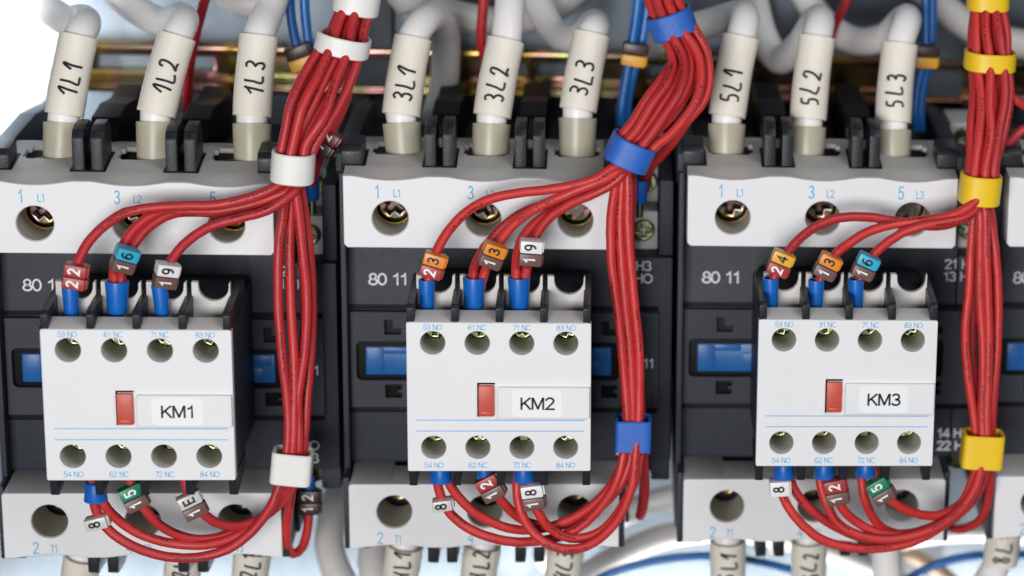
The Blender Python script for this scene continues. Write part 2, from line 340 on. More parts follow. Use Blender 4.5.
# ------------------------------------------------------------------ the contactor (built at unit origin 0, copied to its places)
LUGX = (-23.6, 0, 23.6); BARX = (-11.5, 11.6)
def scallop(x):
    return 1.05*sum(max(0, 1-((x-lx)/9.5)**2)**1.3 for lx in LUGX)
def make_contactor():
    root = empty('contactor', (6.7, 60, -73))
    # housing: charcoal moulding, centre block, full-height rear, side walls
    FY = 17.0
    mb = MB()
    mb.box(-37.2, 38.2, FY, 60, -54.5, 9.0, .7)
    mb.box(-36.2, 36.8, 16.6, 92, 6, 24, .8); mb.box(-36.2, 36.8, 30, 92, -71.5, 22, .8); mb.box(-35.2, 35.2, 21.6, 31, -72.2, -53, .3)
    mb.box(-37.4, -35.9, 11, 92, -72.6, 30, .4); mb.box(37.2, 38.2, 18, 92, -72.6, 28, .3)
    mb.prism([(9, 28), (9, 32.6), (11, 34), (19, 34.4), (24, 32.8), (60, 33), (86, 30), (86, 22), (20, 22)], -38.0, -33.6, .4)
    mb.prism([(9, 28), (9, 32.6), (11, 34), (19, 34.4), (24, 32.8), (60, 33), (86, 30), (86, 22), (20, 22)], 33.7, 38.1, .4)
    hs = mb.done('housing', DARK, root)
    # front frame round the indicator window, a step proud of the centre block
    Lh = lambda x: [(x-.2, -14.0), (x+1.7, -14.0), (x+1.7, -16.3), (x+4, -16.3), (x+4, -17.9), (x-.2, -17.9)]
    Nh = lambda x: [(x-.2, -32.0), (x+4, -32.0), (x+4, -33.3), (x+3, -33.3), (x+3, -34.2), (x+4, -34.2), (x+4, -35.6), (x-.2, -35.6)]
    me = curve_mesh([rrect(-35.7, 45.8, -38.4, -11.6, .5), rrect(-34.0, 34.9, -30.6, -20.0, 1.4), Lh(-26.4), Nh(-26.4), Lh(30.6), Nh(30.6)], 2.2, .25, frontal(0, FY-1.0, 0))
    link('window_frame', me, DARK, root)
    for z0, z1 in ((-40.2, -39.0), (-11.3, -10.2)): mb = MB(); mb.box(-35.8, 45.6, FY-.5, FY+.3, z0, z1, .2); mb.done('ledge_shadow', BLACK, root)  # black strips stand in for the shadow lines above and below the frame
    mb = MB(); mb.box(-35.0, 44.5, FY-.4, FY+.08, -37.5, -12.8, .1); mb.done('window_recess', BLACK, root)
    mb = MB(); mb.box(-31.8, 33.0, FY-1.1, FY+1, -29.5, -21.6, .5); mb.box(-31.6, -27, FY-1.4, FY, -29.3, -21.8, .3); mb.box(-27.2, -20, FY-1.35, FY, -23.6, -21.8, .3)
    mb.prism([(FY-1.6, -28.8), (FY-1.6, -24.2), (FY, -23.8), (FY, -29)], -19.5, -8, .3); mb.box(26, 32, FY-1.4, FY, -24.9, -21.8, .3); mb.box(26, 30, FY-1.35, FY, -29.1, -25.4, .3); mb.done('blue_indicator', BLUEP, root)
    # right-hand auxiliary module of the contactor, flush with the centre block
    mb = MB(); mb.box(38.35, 49.2, FY+.02, 88, -54.4, 3.4, .6); mb.box(45.5, 49.2, 20, 90, 3, 24, .5); mb.box(38.4, 49.0, 48, 92, -68, 16, .5)
    mb.box(44.0, 49.1, FY+3, 60, -60.8, -54, .5)
    sm = mb.done('side_module', DARK, root)
    mb = MB(); mb.box(38.4, 45.2, 25, 42, 3.5, 14.2, .5); mb.box(38.4, 45.3, 36, 52, 2.6, 24.6, .5); mb.box(38.8, 46.8, 52, 70, 14, 32.5, .5); mb.done('terminal_bracket', SHADED_GREYW, root)
    for x, y, z, r in ((41.5, 23.2, 9.2, 2.9), (42.2, 34.2, 20.0, 2.9), (42.8, 50.2, 28.6, 2.9), (41.6, 24, -57.6, 2.9)):
        mb = MB(); screw_head(mb, x, y, z, r, random.uniform(0, 1.5)); mb.lathe([(r*.6, 0), (r*.6, 6), (0, 6)], (x, y+8, z), (0, -1, 0), 12); mb.done('terminal_screw', PLATED, root)
    mb = MB(); mb.box(38.4, 43.8, 27, 60, -61, -54.7, .5); mb.done('lower_terminal_bracket', SHADED_GREYW, root)
    # upper terminal cover: pierced white front, scooped shelf behind its top edge
    N = 72; xs = [-35.4+70.8*i/N for i in range(N+1)]
    top = [(x, 29.0-scallop(x)) for x in xs]
    outline = [(-35.4+.9, 10.0), (35.4-.9, 10.0), (35.4, 10.9)]+top[::-1]+[(-35.4, 10.9)]
    me = curve_mesh([outline]+[circle(lx, 17.8, 4.65) for lx in LUGX], 12, .28, frontal(0, 6, 0))
    cover = link('upper_terminal_cover', me, WHITE, root)
    # the shelf runs back from the scooped edge; each pole has an opening that the cable lug drops through
    ys = [.15, .9, 2.5, 4.5, 7, 9, 11, 13, 15, 17, 18.5, 20, 22, 24, 26, 28, 30, 34]; bm = bmesh.new()
    def zs(x, y): return 28.75-scallop(x)*(1-min(1, y/7))+1.9*min(1, max(0, (y-.3)/16))+(.9*min(1, max(0, (y-16)/14)))
    rows = [[bm.verts.new((x, y, zs(x, y)+.02)) for x in xs] for y in ys]
    for r in range(len(ys)-1):
        for i in range(N):
            xm = (xs[i]+xs[i+1])/2; ym = (ys[r]+ys[r+1])/2
            if any(((xm-lx)/5.9)**4+((ym-22.5)/5.4)**4 < 1 for lx in LUGX): continue
            bm.faces.new((rows[r][i], rows[r][i+1], rows[r+1][i+1], rows[r+1][i]))
    for v in [v for v in bm.verts if not v.link_faces]: bm.verts.remove(v)
    bmesh.ops.recalc_face_normals(bm, faces=bm.faces[:]); bmesh.ops.solidify(bm, geom=bm.faces[:], thickness=1.2)
    mbs = MB(); mbs.join(bm); mbs.done('terminal_shelf', SHADED_GREYW, cover)
    for lx in LUGX:
        mb = MB(); mb.lathe([(4.75, 0), (4.75, 11.9), (4.55, 11.9), (4.55, 0), (4.75, 0)], (lx, 12.7, 17.8), (0, -1, 0), 32); mb.done('screw_well', WELL, root)
        mb = MB(); screw_head(mb, lx, 13.2, 18.2, 4.3, random.uniform(0, 1.5)); mb.done('screw', SCREW, root)
        mb = MB(); mb.lathe([(5.2, 0), (5.2, 1)], (lx, 13.6, 17.8), (0, -1, 0), 24); mb.lathe([(5.2, 0), (5.2, .8), (4.5, .8), (4.3, .4), (4.3, 0)], (lx, 13.2, 17.8), (0, -1, 0), 28); mb.done('clamp_washer', BRASS, root)
        mb = MB(); mb.box(lx-5.6, lx+5.6, 17.6, 27.6, 27.0, 28.6, .4); mb.done('terminal_tongue', BRASS, root)
    # phase barriers: pairs of black plates between the poles
    for bx in BARX:
        for s in (-1, 1):
            mb = MB(); mb.prism([(8.2, 28.6), (8.2, 38.2), (9.4, 40.2), (13, 41), (19, 41), (22.5, 37.5), (22.5, 27), (9, 26)], bx+s*2.3-1.5, bx+s*2.3+1.5, .5); mb.done('barrier', GLOSSD, root)
        mb = MB(); mb.prism([(7.6, 28.4), (7.6, 29.95), (23.2, 31.4), (23.2, 28.4)], bx-4.4, bx+4.4, .05); mb.done('barrier_slot', BLACK, root)
        mb = MB(); mb.prism([(33.4, 24), (33.4, 35), (36, 37.6), (50, 38.4), (66, 36.5), (80, 37.4), (85, 31), (85, 22)], bx-3.6, bx+3.6, .6); mb.box(bx-.8, bx+.8, 32.9, 40, 26, 36.9, .2); mb.done('rear_barrier', BLACK, root)
    for x0, x1 in ((-36.6, -31.0), (30.6, 36.2)):
        mb = MB(); mb.prism([(8.8, 28.2), (8.8, 33.4), (9.8, 34.9), (18.4, 35.6), (20, 34), (20, 27)], x0, x1, .5); mb.done('end_barrier', GLOSSD, root)
        mb = MB(); mb.prism([(8.2, 28.4), (8.2, 30.0), (20.8, 31.2), (20.8, 28.4)], x0+.2, x1+(.7 if x0 < 0 else -.2), .05); mb.done('barrier_slot', BLACK, root)
    # lower terminal cover
    bot = [(x, -72.8+.8*scallop(x)) for x in xs]
    outline = [(35.4, -55.4), (34.8, -54.8), (-34.8, -54.8), (-35.4, -55.4)]+bot
    me = curve_mesh([outline]+[circle(lx, -62.6, 4.65) for lx in LUGX], 12, .28, frontal(0, 6, 0))
    low = link('lower_terminal_cover', me, WHITE, root)
    mb = MB()
    for x0, x1, yy, zz in ((-35.1, -24.5, 17.2, -54.2), (-24.5, -14, 14, -54.4), (-14, 35.1, 17.2, -54.2)): mb.prism([(.35, -55.6), (.3, -54.9), (yy, zz), (yy, -55.6)], x0, x1, .15)
    mb.done('cover_slope', SHADED_GREYW, low)
    for lx in LUGX:
        mb = MB(); mb.lathe([(4.75, 0), (4.75, 16), (4.55, 16), (4.55, 0), (4.75, 0)], (lx, 16.8, -62.6), (0, -1, 0), 32); mb.done('screw_well', WELL, root)
        mb = MB(); screw_head(mb, lx, 18.0, -62.0, 4.2, random.uniform(0, 1.5)); mb.done('screw', SCREW, root)
    for bx in BARX:
        for s in (-1, 1):
            mb = MB(); mb.prism([(5, -71), (5, -78.6), (6.5, -79.6), (16, -80.4), (30, -78), (30, -71)], bx+s*2.5-1.4, bx+s*2.5+1.4, .4); mb.done('lower_barrier', GLOSSD, root)
    for sg in (-1, 1):
        mb = MB(); mb.box(min(sg*35.55, sg*36.9), max(sg*35.55, sg*36.9), 3, 40, -74, -54, .3); mb.box(min(sg*30.5, sg*36.6), max(sg*30.5, sg*36.6), 3, 40, -73.9, -73.0, .2); mb.done('cover_edge', DARK, low)
    # print
    its = []
    for i, lx in enumerate(LUGX):
        its += [(str(2*i+1), lx-3.2, 25.0, 4.7, .72, -.02), ('L%d' % (i+1), lx+1.8, 24.6, 2.8, .85, -.015)]
    lettering(its, 0, PRINTB, cover)
    its = []
    for i, lx in enumerate(LUGX):
        its += [(str(2*i+2), lx-3.8, -69.9, 4.3, .78, -.02), ('T%d' % (i+1), lx+.8, -70.2, 2.8, .8, -.015)]
    lettering(its, 0, PRINTB, low)
    lettering([('80 11', -25.7, -3.2, 4.2, 1.32, 0)], FY, PRINTW, hs)
    lettering([('21 H3', 39.1, 1.1, 3.45, 1.28, 0), ('13 HO', 39.1, -2.4, 3.45, 1.28, 0)], FY-.02, PRINTW, root, 'upper_module_lettering')
    lettering([('14 HO', 39.1, -47.4, 3.45, 1.28, 0), ('22 H3', 39.1, -51.0, 3.45, 1.28, 0)], FY-.02, PRINTW, root, 'lower_module_lettering')
    lettering([('11', 43.0, -25.6, 3.4, 1.2, 0)], FY-2.1, PRINTW, root, 'frame_lettering')
    return root
UX = [-95.44, -7.15, 80.72, 165.2]; UZ = [-2.01, .36, 1.65, 2.3]
proto = make_contactor()
units = []
CL = ['white and charcoal contactor under the KM1 block, nearest the bright gap', 'white and charcoal contactor under the KM2 block, with 3L1 to 3L3 cables',
      'white and charcoal contactor under the KM3 block, with 5L1 to 5L3 cables', 'cut-off contactor beyond the yellow clips, above the 8L1 cable']
for k in range(4):
    d = (UX[k], 0, UZ[k]); u = copy_tree(proto, d)
    tag(u, CL[k], 'contactor', 'contactors in a row on the rails'); units.append(u)
for u in units:
    for c in u.children:
        if c.name.split('.')[0] in ('screw', 'terminal_screw'):
            h = c.dimensions.z if False else max(v.co.z for v in c.data.vertices); a = random.uniform(0, 1.57); ctr = Vector((0, 0, h/2))
            c.rotation_euler = (0, a, 0); c.location = c.location+ctr-Matrix.Rotation(a, 3, 'Y') @ ctr
def purge(o):
    for c in list(o.children): purge(c)
    bpy.data.objects.remove(o)
purge(proto)

# ------------------------------------------------------------------ the clip-on auxiliary contact block
AX = [-16.5+5.2+11*i for i in range(4)]; AZ0, AZ1, AY = -40.4, -1.0, -30.4; XL, XR = -17.8, 28.0; AZU, AZL = -6.35, -34.05
DIVX = [XL+1.1, AX[0]+5.5, AX[1]+5.5, AX[2]+5.5, XR-1.1]
def make_block():
    root = empty('auxiliary_contact_block', (5.1, 8, AZ0-4))
    holes = [circle(x, AZU, 3.1, 24) for x in AX]+[circle(x, AZL, 3.1, 24) for x in AX]
    me = curve_mesh([rrect(XL, XR, AZ0, AZ1, .5)]+holes, 3.2, .22, frontal(0, AY+1.6, 0))
    fr = link('front_panel', me, WHITE, root)
    for h, (x, z) in enumerate([(x, AZU) for x in AX]+[(x, AZL) for x in AX]):
        mb = MB(); mb.lathe([(3.45, 0), (3.45, 11.5), (3.08, 11.5), (3.08, 0), (3.45, 0)], (x, AY+14.2, z), (0, -1, 0), 24); mb.done('screw_well', WELL, root)
        mb = MB(); screw_head(mb, x, AY+11.0, z+.5, 2.75, random.uniform(0, 1.5)); mb.box(x-3.4, x+3.4, AY+13.7, AY+14.6, z-3.2, z+4, .1); mb.done('screw', PLATED, root)
    mb = MB()
    mb.box(XL+.5, XL+1.9, AY+2.9, 14.8, AZ0+.3, AZ1-.2, .3); mb.box(XR-1.9, XR-.5, AY+2.9, 14.8, AZ0+.3, AZ1-.2, .3)
    mb.box(XL+1.7, XR-1.7, AY+15, 14.7, AZ0+.4, AZ1+1.5, .3); mb.box(XL+1.7, XR-1.7, AY+2.95, AY+15.2, -29, -10.2, .2)
    mb.box(XL+1.7, XR-1.7, AY+2.95, AY+15.2, AZ1-2.1, AZ1-1.1, .1); mb.box(XL+1.7, XR-1.7, AY+2.95, AY+15.2, AZ0+.5, AZ0+1.5, .1)
    mb.done('housing', DARK, root)
    # sloping lip and pronged terminal backs along the top
    for i, x in enumerate(AX):
        x0, x1 = DIVX[i]+.9, DIVX[i+1]-.9
        mb = MB(); mb.prism([(AY+.25, AZ1-.25), (AY+.3, AZ1+.05), (AY+6.0, AZ1+1.6), (AY+6.0, AZ1-1)], x0-1.2, x1+1.2, .1); mb.done('terminal_lip', SHADED_GREYW, root)
        r, cx = 3.7, x+.5; arc = [(cx+r*math.cos(R_(a)), 7.0+r*math.sin(R_(a))) for a in range(180, 361, 15)]
        out = [(x0-.3, -2), (x1+.3, -2), (x1+.3, 8.2), (cx+r+.4, 8.2), (cx+r, 7.8)]+arc[::-1]+[(cx-r, 7.8), (cx-r-.4, 8.2), (x0-.3, 8.2)]
        me = curve_mesh([out], 2.0, .2, frontal(0, AY+14.5, -.7)); link('terminal_prong', me, SHADED_GREYW, root)
    for x in DIVX:
        mb = MB(); mb.prism([(AY+.4, AZ1-.3), (AY+.2, AZ1+3.6), (AY+1.0, AZ1+4.6), (AY+27, AZ1+5.4), (AY+30, AZ1+3), (AY+30, AZ1-.8), (AY+3, AZ1-.8)], x-.95, x+.95, .25); mb.done('divider', GLOSSD, root)
        mb = MB(); mb.prism([(AY+3.3, AZ0+.6), (AY+2.6, AZ0-.5), (AY+3.4, AZ0-5.0), (AY+5.0, AZ0-5.6), (AY+22, AZ0-2.5), (AY+22, AZ0+.6)], x-1.0, x+1.0, .25); mb.done('lower_divider', GLOSSD, root)
    mb = MB(); mb.box(-0.05, 3.85, AY-1.1, AY+1, -25.45, -17.35, .3); mb.box(0.55, 3.25, AY-1.5, AY, -24.85, -24.05, .15); mb.done('slider', REDB, root)
    mb = MB(); mb.box(-0.4, 0.1, AY-.12, AY+1, -25.75, -17.05, .05); mb.box(-0.35, 4.05, AY-.12, AY+1, -17.2, -16.75, .05); mb.done('slider_slot_shadow', BLACK, root)  # black strips paint the slot's shadow along the red slider
    me = curve_mesh([rrect(4.7, 27.7, -26.0, -17.7, .3)], 1.6, .25, frontal(0, AY-.3, 0)); lh = link('label_holder', me, WHITE, root)
    me = curve_mesh([rrect(8.3, 20.9, -25.6, -18.2, 1.4)], .16, .03, frontal(0, AY-1.16, 0)); link('label_sticker', me, STICK, lh)
    for z in (-26.7, -29.6):
        mb = MB(); mb.box(-15.5, 26.4, AY-.05, AY+.1, z-.13, z+.13, 0); mb.done('printed_line', PRINTL, fr, smooth=False)
    lettering([('54 NO', AX[0], -38.75, 1.95, 1.1, 0), ('62 NC', AX[1], -38.75, 1.95, 1.1, 0), ('72 NC', AX[2], -38.75, 1.95, 1.1, 0), ('84 NO', AX[3], -38.75, 1.95, 1.1, 0)], AY, PRINTL, fr)
    return root
bproto = make_block()
BL = ['white auxiliary contact block with KM1 sticker on its front', 'white auxiliary contact block with KM2 sticker on its front', 'white auxiliary contact block with KM3 sticker on its front']
for k in range(3):
    d = (UX[k], 0, UZ[k]); b = copy_tree(bproto, d); tag(b, BL[k], 'contact block', 'auxiliary contact blocks clipped to the contactors')
    fr = [c for c in b.children if c.name.startswith('front_panel')][0]; lh = [c for c in b.children if c.name.startswith('label_holder')][0]
    ORG[fr.name] = ORG[fr.name]; names = ['53 NO', '31 NC' if k == 2 else '61 NC', '71 NC', '83 NO']
    lettering([(t, AX[i]+d[0], -2.2+d[2], 1.85, 1.15, 0) for i, t in enumerate(names)], AY, PRINTL, fr)
    lettering([('KM%d' % (k+1), 14.6+d[0], -21.85+d[2], 4.2, 1.3, .012)], AY-1.27, TXK, lh, 'sticker_lettering')
purge(bproto)

# ------------------------------------------------------------------ red control wires
WR = 1.25
def P3(p): return at(*p) if len(p) == 3 else at(*p[:3])
def bundle(center, off):
    """off = (u across the bundle, v into depth), multiplied by the radius given with each centre point"""
    C = [at(*c[:3]) for c in center]; out = []
    for i, c in enumerate(C):
        t = (C[min(i+1, len(C)-1)]-C[max(i-1, 0)]); lat = Vector((t.z, 0, -t.x)).normalized()
        tw = .35*i; cu, su = math.cos(tw*.25), math.sin(tw*.25); u, v = off[0]*cu-off[1]*su, off[0]*su+off[1]*cu
        j = random.uniform(-.12, .12)
        out.append(c+lat*(-(u+j)*center[i][3])+Vector((0, v*center[i][3], 0)))
    return out
def slots(n):
    if n <= 8: return [(math.cos(2*math.pi*i/n), math.sin(2*math.pi*i/n)) for i in range(n)]
    o = n-3 if n < 12 else n-4
    return [(math.cos(2*math.pi*i/o+.3), math.sin(2*math.pi*i/o+.3)) for i in range(o)]+[(.36*math.cos(2*math.pi*i/(n-o)), .36*math.sin(2*math.pi*i/(n-o))) for i in range(n-o)]
def make_wire(pts, label, group, mt=None, rad=WR, name='red_control_wire', cat='wire'):
    sp = spline(pts); sp = [p+Vector((random.gauss(0, .03), random.gauss(0, .03), random.gauss(0, .03))) for p in sp]
    o = link(name, tube_mesh(sp, rad, 12), mt or REDW); tag(o, label, cat, group); return o
def ferrule(o, px, py, y, lean, length=8.2, r=2.05, down=False, wide=1.0):
    """plastic collar crimped on a wire end, its bare tip towards the terminal"""
    p = at(px, py, y); s = -1 if down else 1
    ax = Vector((math.sin(R_(lean)), .22*0, math.cos(R_(lean))*s)).normalized()
    mb = MB(); mb.lathe([(r*.72, -length*.5), (r*.86, -length*.42), (r*.9, -length*.1), (r*1.02, length*.46), (r*1.0, length*.5), (r*.8, length*.5), (r*.75, length*.3)], p, ax, 20)
    if wide != 1:
        for v in mb.bm.verts: v.co.x = p.x+(v.co.x-p.x)*wide
    f = mb.done('ferrule', FERR, o)
    mb = MB(); mb.lathe([(.9, 0), (.9, 4), (0, 4)], p-ax*length*.45-ax*0, -ax, 12); mb.done('ferrule_tip', PLATED, f); return f
def tags_on(o, px, py, y, lean, rows, w=5.5, h=3.2, roll=0):
    """number sleeves threaded on a wire; rows from lower to upper: (colour, character, ink)"""
    p = at(px, py, y); L = len(rows)*h
    M = Matrix.Translation(p) @ Matrix.Rotation(R_(lean), 4, 'Y') @ Matrix.Rotation(R_(roll), 4, 'Z')
    for i, (c, ch, ink) in enumerate(rows):
        z0 = -L/2+i*h; mb = MB(); mb.box(-w/2, w/2, -2.2, 2.2, z0+.06, z0+h-.06, .45); mb.box(w/2-1.9, w/2+.5, -1.2, 1.7, z0+.25, z0+h-.25, .4)
        bmesh.ops.transform(mb.bm, matrix=M, verts=mb.bm.verts)
        t = mb.done('number_sleeve', TAG[c], o)
        if ch:
            m2 = M @ frontal(-.3, -2.23, z0+h/2) @ Matrix.Rotation(R_(90), 4, 'Z')
            me = text_mesh(ch, 3.7, m2, .9, .02); link('digit', me, TXW if ink == 'w' else TXK, t, smooth=False)
def clip(label, mt, px, py, y, lean, rx, ry, h, group, power=2.6, seam=1):
    """snap band round a bundle"""
    p = at(px, py, y); n = 56; th = 1.0; bm = bmesh.new()
    def se(a, rx, ry): c, s = math.cos(a), math.sin(a); return (rx*math.copysign(abs(c)**(2/power), c), ry*math.copysign(abs(s)**(2/power), s))
    prof = [(0, -h/2+.3), (0, h/2-.3), (.3, h/2), (th-.3, h/2), (th, h/2-.3), (th, -h/2+.3), (th-.3, -h/2), (.3, -h/2)]
    rings = [[bm.verts.new((se(2*math.pi*i/n, rx+d, ry+d)[0], se(2*math.pi*i/n, rx+d, ry+d)[1], z)) for d, z in prof] for i in range(n)]
    for i in range(n):
        A, B = rings[i], rings[(i+1) % n]
        for k in range(8): bm.faces.new((A[k], B[k], B[(k+1) % 8], A[(k+1) % 8]))
    bmesh.ops.recalc_face_normals(bm, faces=bm.faces[:])
    mb = MB(); mb.join(bm); mb.box(rx*.2, rx*.8, ry+.7, ry+2.2, -h*.42, h*.42, .4)
    bmesh.ops.transform(mb.bm, matrix=Matrix.Translation(p) @ Matrix.Rotation(R_(lean), 4, 'Y'), verts=mb.bm.verts)
    return tag(mb.done('cable_clip', mt), label, 'cable clip', group)

GW = 'red control wires bundled beside the contact blocks'
YT, YB = -20.5, -22.5            # depth of the upper and lower terminal mouths
# ---- KM1 harness
C1 = [(368, -60, 24, 3.6), (357, 3, 16, 3.7), (350, 25, 12, 3.9), (343, 45, 8, 4.5), (331, 75, 3, 5.6), (314, 105, -2, 6.2), (299, 140, -5, 4.0), (293, 165, -6, 3.3)]
def harness(C, n, upper, lower, extra, name):
    sl = slots(n); random.shuffle(sl); k = 0; res = []
    order = sorted(sl, key=lambda s: s[0])
    allw = [('u', w_) for w_ in upper]+[('l', w_) for w_ in lower]+[('e', w_) for w_ in extra]
    # wires to the upper terminals leave on the front, the others fill the remaining places
    front = sorted(sl, key=lambda s: s[1])[:len(upper)]; rest = [s for s in sl if s not in front]; rest.sort(key=lambda s: s[0])
    it_f, it_r = iter(front), iter(rest)
    for kind, w_ in allw:
        s = next(it_f) if kind == 'u' else next(it_r)
        b = bundle(C[:w_.get('cut', len(C))], s)
        o = make_wire(b+[at(*p) for p in w_['pts']], w_['label'], GW); res.append(o)
        for f in w_.get('fer', []): ferrule(o, *f[0], **f[1])
        for t in w_.get('tag', []): tags_on(o, *t)
    return res
W, K = 'w', 'k'
harness(C1, 10, [
 dict(label='red wire with two red 2 tags on the KM1 block\'s top row', pts=[(287, 180, -8), (270, 190, -9), (245, 199, -9), (215, 205, -9), (180, 206, -10), (150, 208, -11), (125, 213, -12), (104, 226, -14), (88, 243, -16), (78, 262, -18.5), (73, 285, YT), (71, 310, YT), (71, 322, YT+1)], fer=[((71, 303, YT, 0), {})], tag=[(75.5, 276, -20, 10, [('red', '2', W), ('red', '2', W)])]),
 dict(label='untagged red wire sharing the KM1 block\'s twin ferrule, top row', pts=[(290, 188, -6), (270, 198, -6), (245, 206, -5.5), (215, 211, -6), (185, 211, -7), (155, 214, -9), (135, 228, -12), (121, 248, -15), (114, 268, -18), (114, 290, YT), (115, 318, YT+1)], fer=[((117, 297, YT, 2), dict(r=2.9, length=8.4))]),
 dict(label='red wire with blue 6 and brown 1 tags at the KM1 block', pts=[(294, 192, -4), (280, 203, -4.5), (258, 210, -4), (230, 214, -4), (200, 212, -5), (172, 214, -8), (150, 226, -11), (135, 243, -14), (125, 262, -17), (120, 285, YT), (118, 318, YT+1)], tag=[(124.5, 259, -19, 22, [('brown', '1', W), ('cyan', '6', K)], 5.5, 3.2, 20)]),
 dict(label='red wire with white 9 and brown 1 tags at the KM1 block', pts=[(298, 185, -7), (288, 197, -9), (268, 210, -10), (240, 218, -11), (212, 226, -12), (189, 240, -14), (173, 258, -17), (163, 280, YT), (161, 320, YT+1)], fer=[((161, 300, YT, -3), {})], tag=[(166, 275, -20, 13, [('brown', '1', W), ('white', '9', K)], 5.5, 3.2, 20)]),
], [
 dict(label='red wire with clear 8 tag under the KM1 block', pts=[(285, 195, -5), (279, 245, -5), (278, 300, -7), (282, 355, -9), (288, 410, -10), (288, 440, -11), (284, 470, -12), (274, 500, -14), (255, 528, -17), (228, 549, -19), (190, 558, -20), (155, 554, -21), (125, 542, -22), (105, 526, -22), (96, 510, YB), (93, 490, YB), (93, 478, YB)], fer=[((95.5, 491, YB, 0), dict(down=True, r=2.9, length=5))], tag=[(97, 522, -23, -14, [('grey', '8', K)], 5.6, 3.2, 0)]),
 dict(label='untagged red wire beside the clear 8 tag under the KM1 block', pts=[(291, 195, -3), (290, 250, -3), (291, 305, -5), (294, 360, -8), (294, 415, -10), (293, 445, -11), (290, 470, -11), (278, 498, -12), (258, 522, -14), (235, 537, -16), (205, 545, -18), (170, 543, -19), (140, 534, -20), (117, 519, -21), (104, 504, YB), (98, 490, YB), (97, 478, YB)]),
 dict(label='red wire with green 5 and brown 1 tags under the KM1 block', pts=[(296, 195, -6), (302, 245, -6.5), (307, 300, -7), (305, 350, -8), (298, 400, -9), (299, 440, -10), (296, 470, -10), (282, 497, -11), (262, 517, -12), (238, 530, -14), (210, 539, -16), (188, 538, -18), (164, 528, -20), (146, 511, -22), (135, 495, YB), (130, 478, YB)], tag=[(133.5, 497, -24, -24, [('brown', '1', W), ('green', '5', W)], 5.8, 3.3, 15)]),
 dict(label='red wire with clear E and brown 1 tags under the KM1 block', pts=[(301, 190, -3), (309, 245, -3), (312, 300, -4), (311, 350, -5), (307, 400, -6), (304, 440, -8), (300, 470, -9), (290, 492, -10), (275, 508, -11), (258, 520, -13), (238, 526, -16), (215, 522, -19), (199, 509, -21), (188, 492, YB), (184, 476, YB)], tag=[(192, 505, -24, -24, [('brown', '1', W), ('grey', 'E', K)], 5.8, 3.3, 15)]),
 dict(label='red wire looping to the dark tag beside the lower white clip', pts=[(299, 190, 0), (302, 250, 1), (305, 310, 1), (303, 370, -1), (300, 430, -4), (297, 465, -6), (291, 495, -3), (287, 525, 1), (287, 545, 4), (293, 554, 6), (302, 548, 9), (307, 532, 12), (309, 510, 15), (309, 485, 17), (309, 470, 19)], fer=[((309, 484, 16, 0), dict(down=True, length=5, r=1.9))], tag=[(309.5, 501, 14.5, 0, [('dark', '1', W), ('dark', '2', W)], 5.4, 3.4, 0)]),
], [
 dict(label='red wire with red 2 and dark 1 tags behind the white clip', cut=4, pts=[(346, 66, 10), (349, 84, 9), (344, 105, 8), (335, 124, 9), (326, 141, 11), (318, 160, 15), (313, 180, 19), (312, 196, 22)], fer=[((312, 188, 20.5, 0), dict(length=6.5))], tag=[(326, 141, 10, 35, [('dark', '1', W), ('maroon', '2', W)], 6.0, 3.4, -15)]),
], 'KM1')
GC = 'snap clips holding the red wire bundles'
clip('white clip cut by the top edge, above the KM1 harness', CLIPW, 357, 1, 16, 10, 4.9, 5.0, 6, GC)
clip('narrow white clip round the thick bundle beside 1L3', CLIPW, 343, 44, 8, 12, 5.9, 5.6, 4.9, GC)
clip('white clip where wires turn off towards the KM1 block', CLIPW, 293, 166, -6, 5, 4.4, 4.8, 7.8, GC)
clip('cream white clip under the HO lettering right of KM1', CLIPW, 292, 466, -10.2, 6, 4.2, 3.2, 8.6, GC, 6)

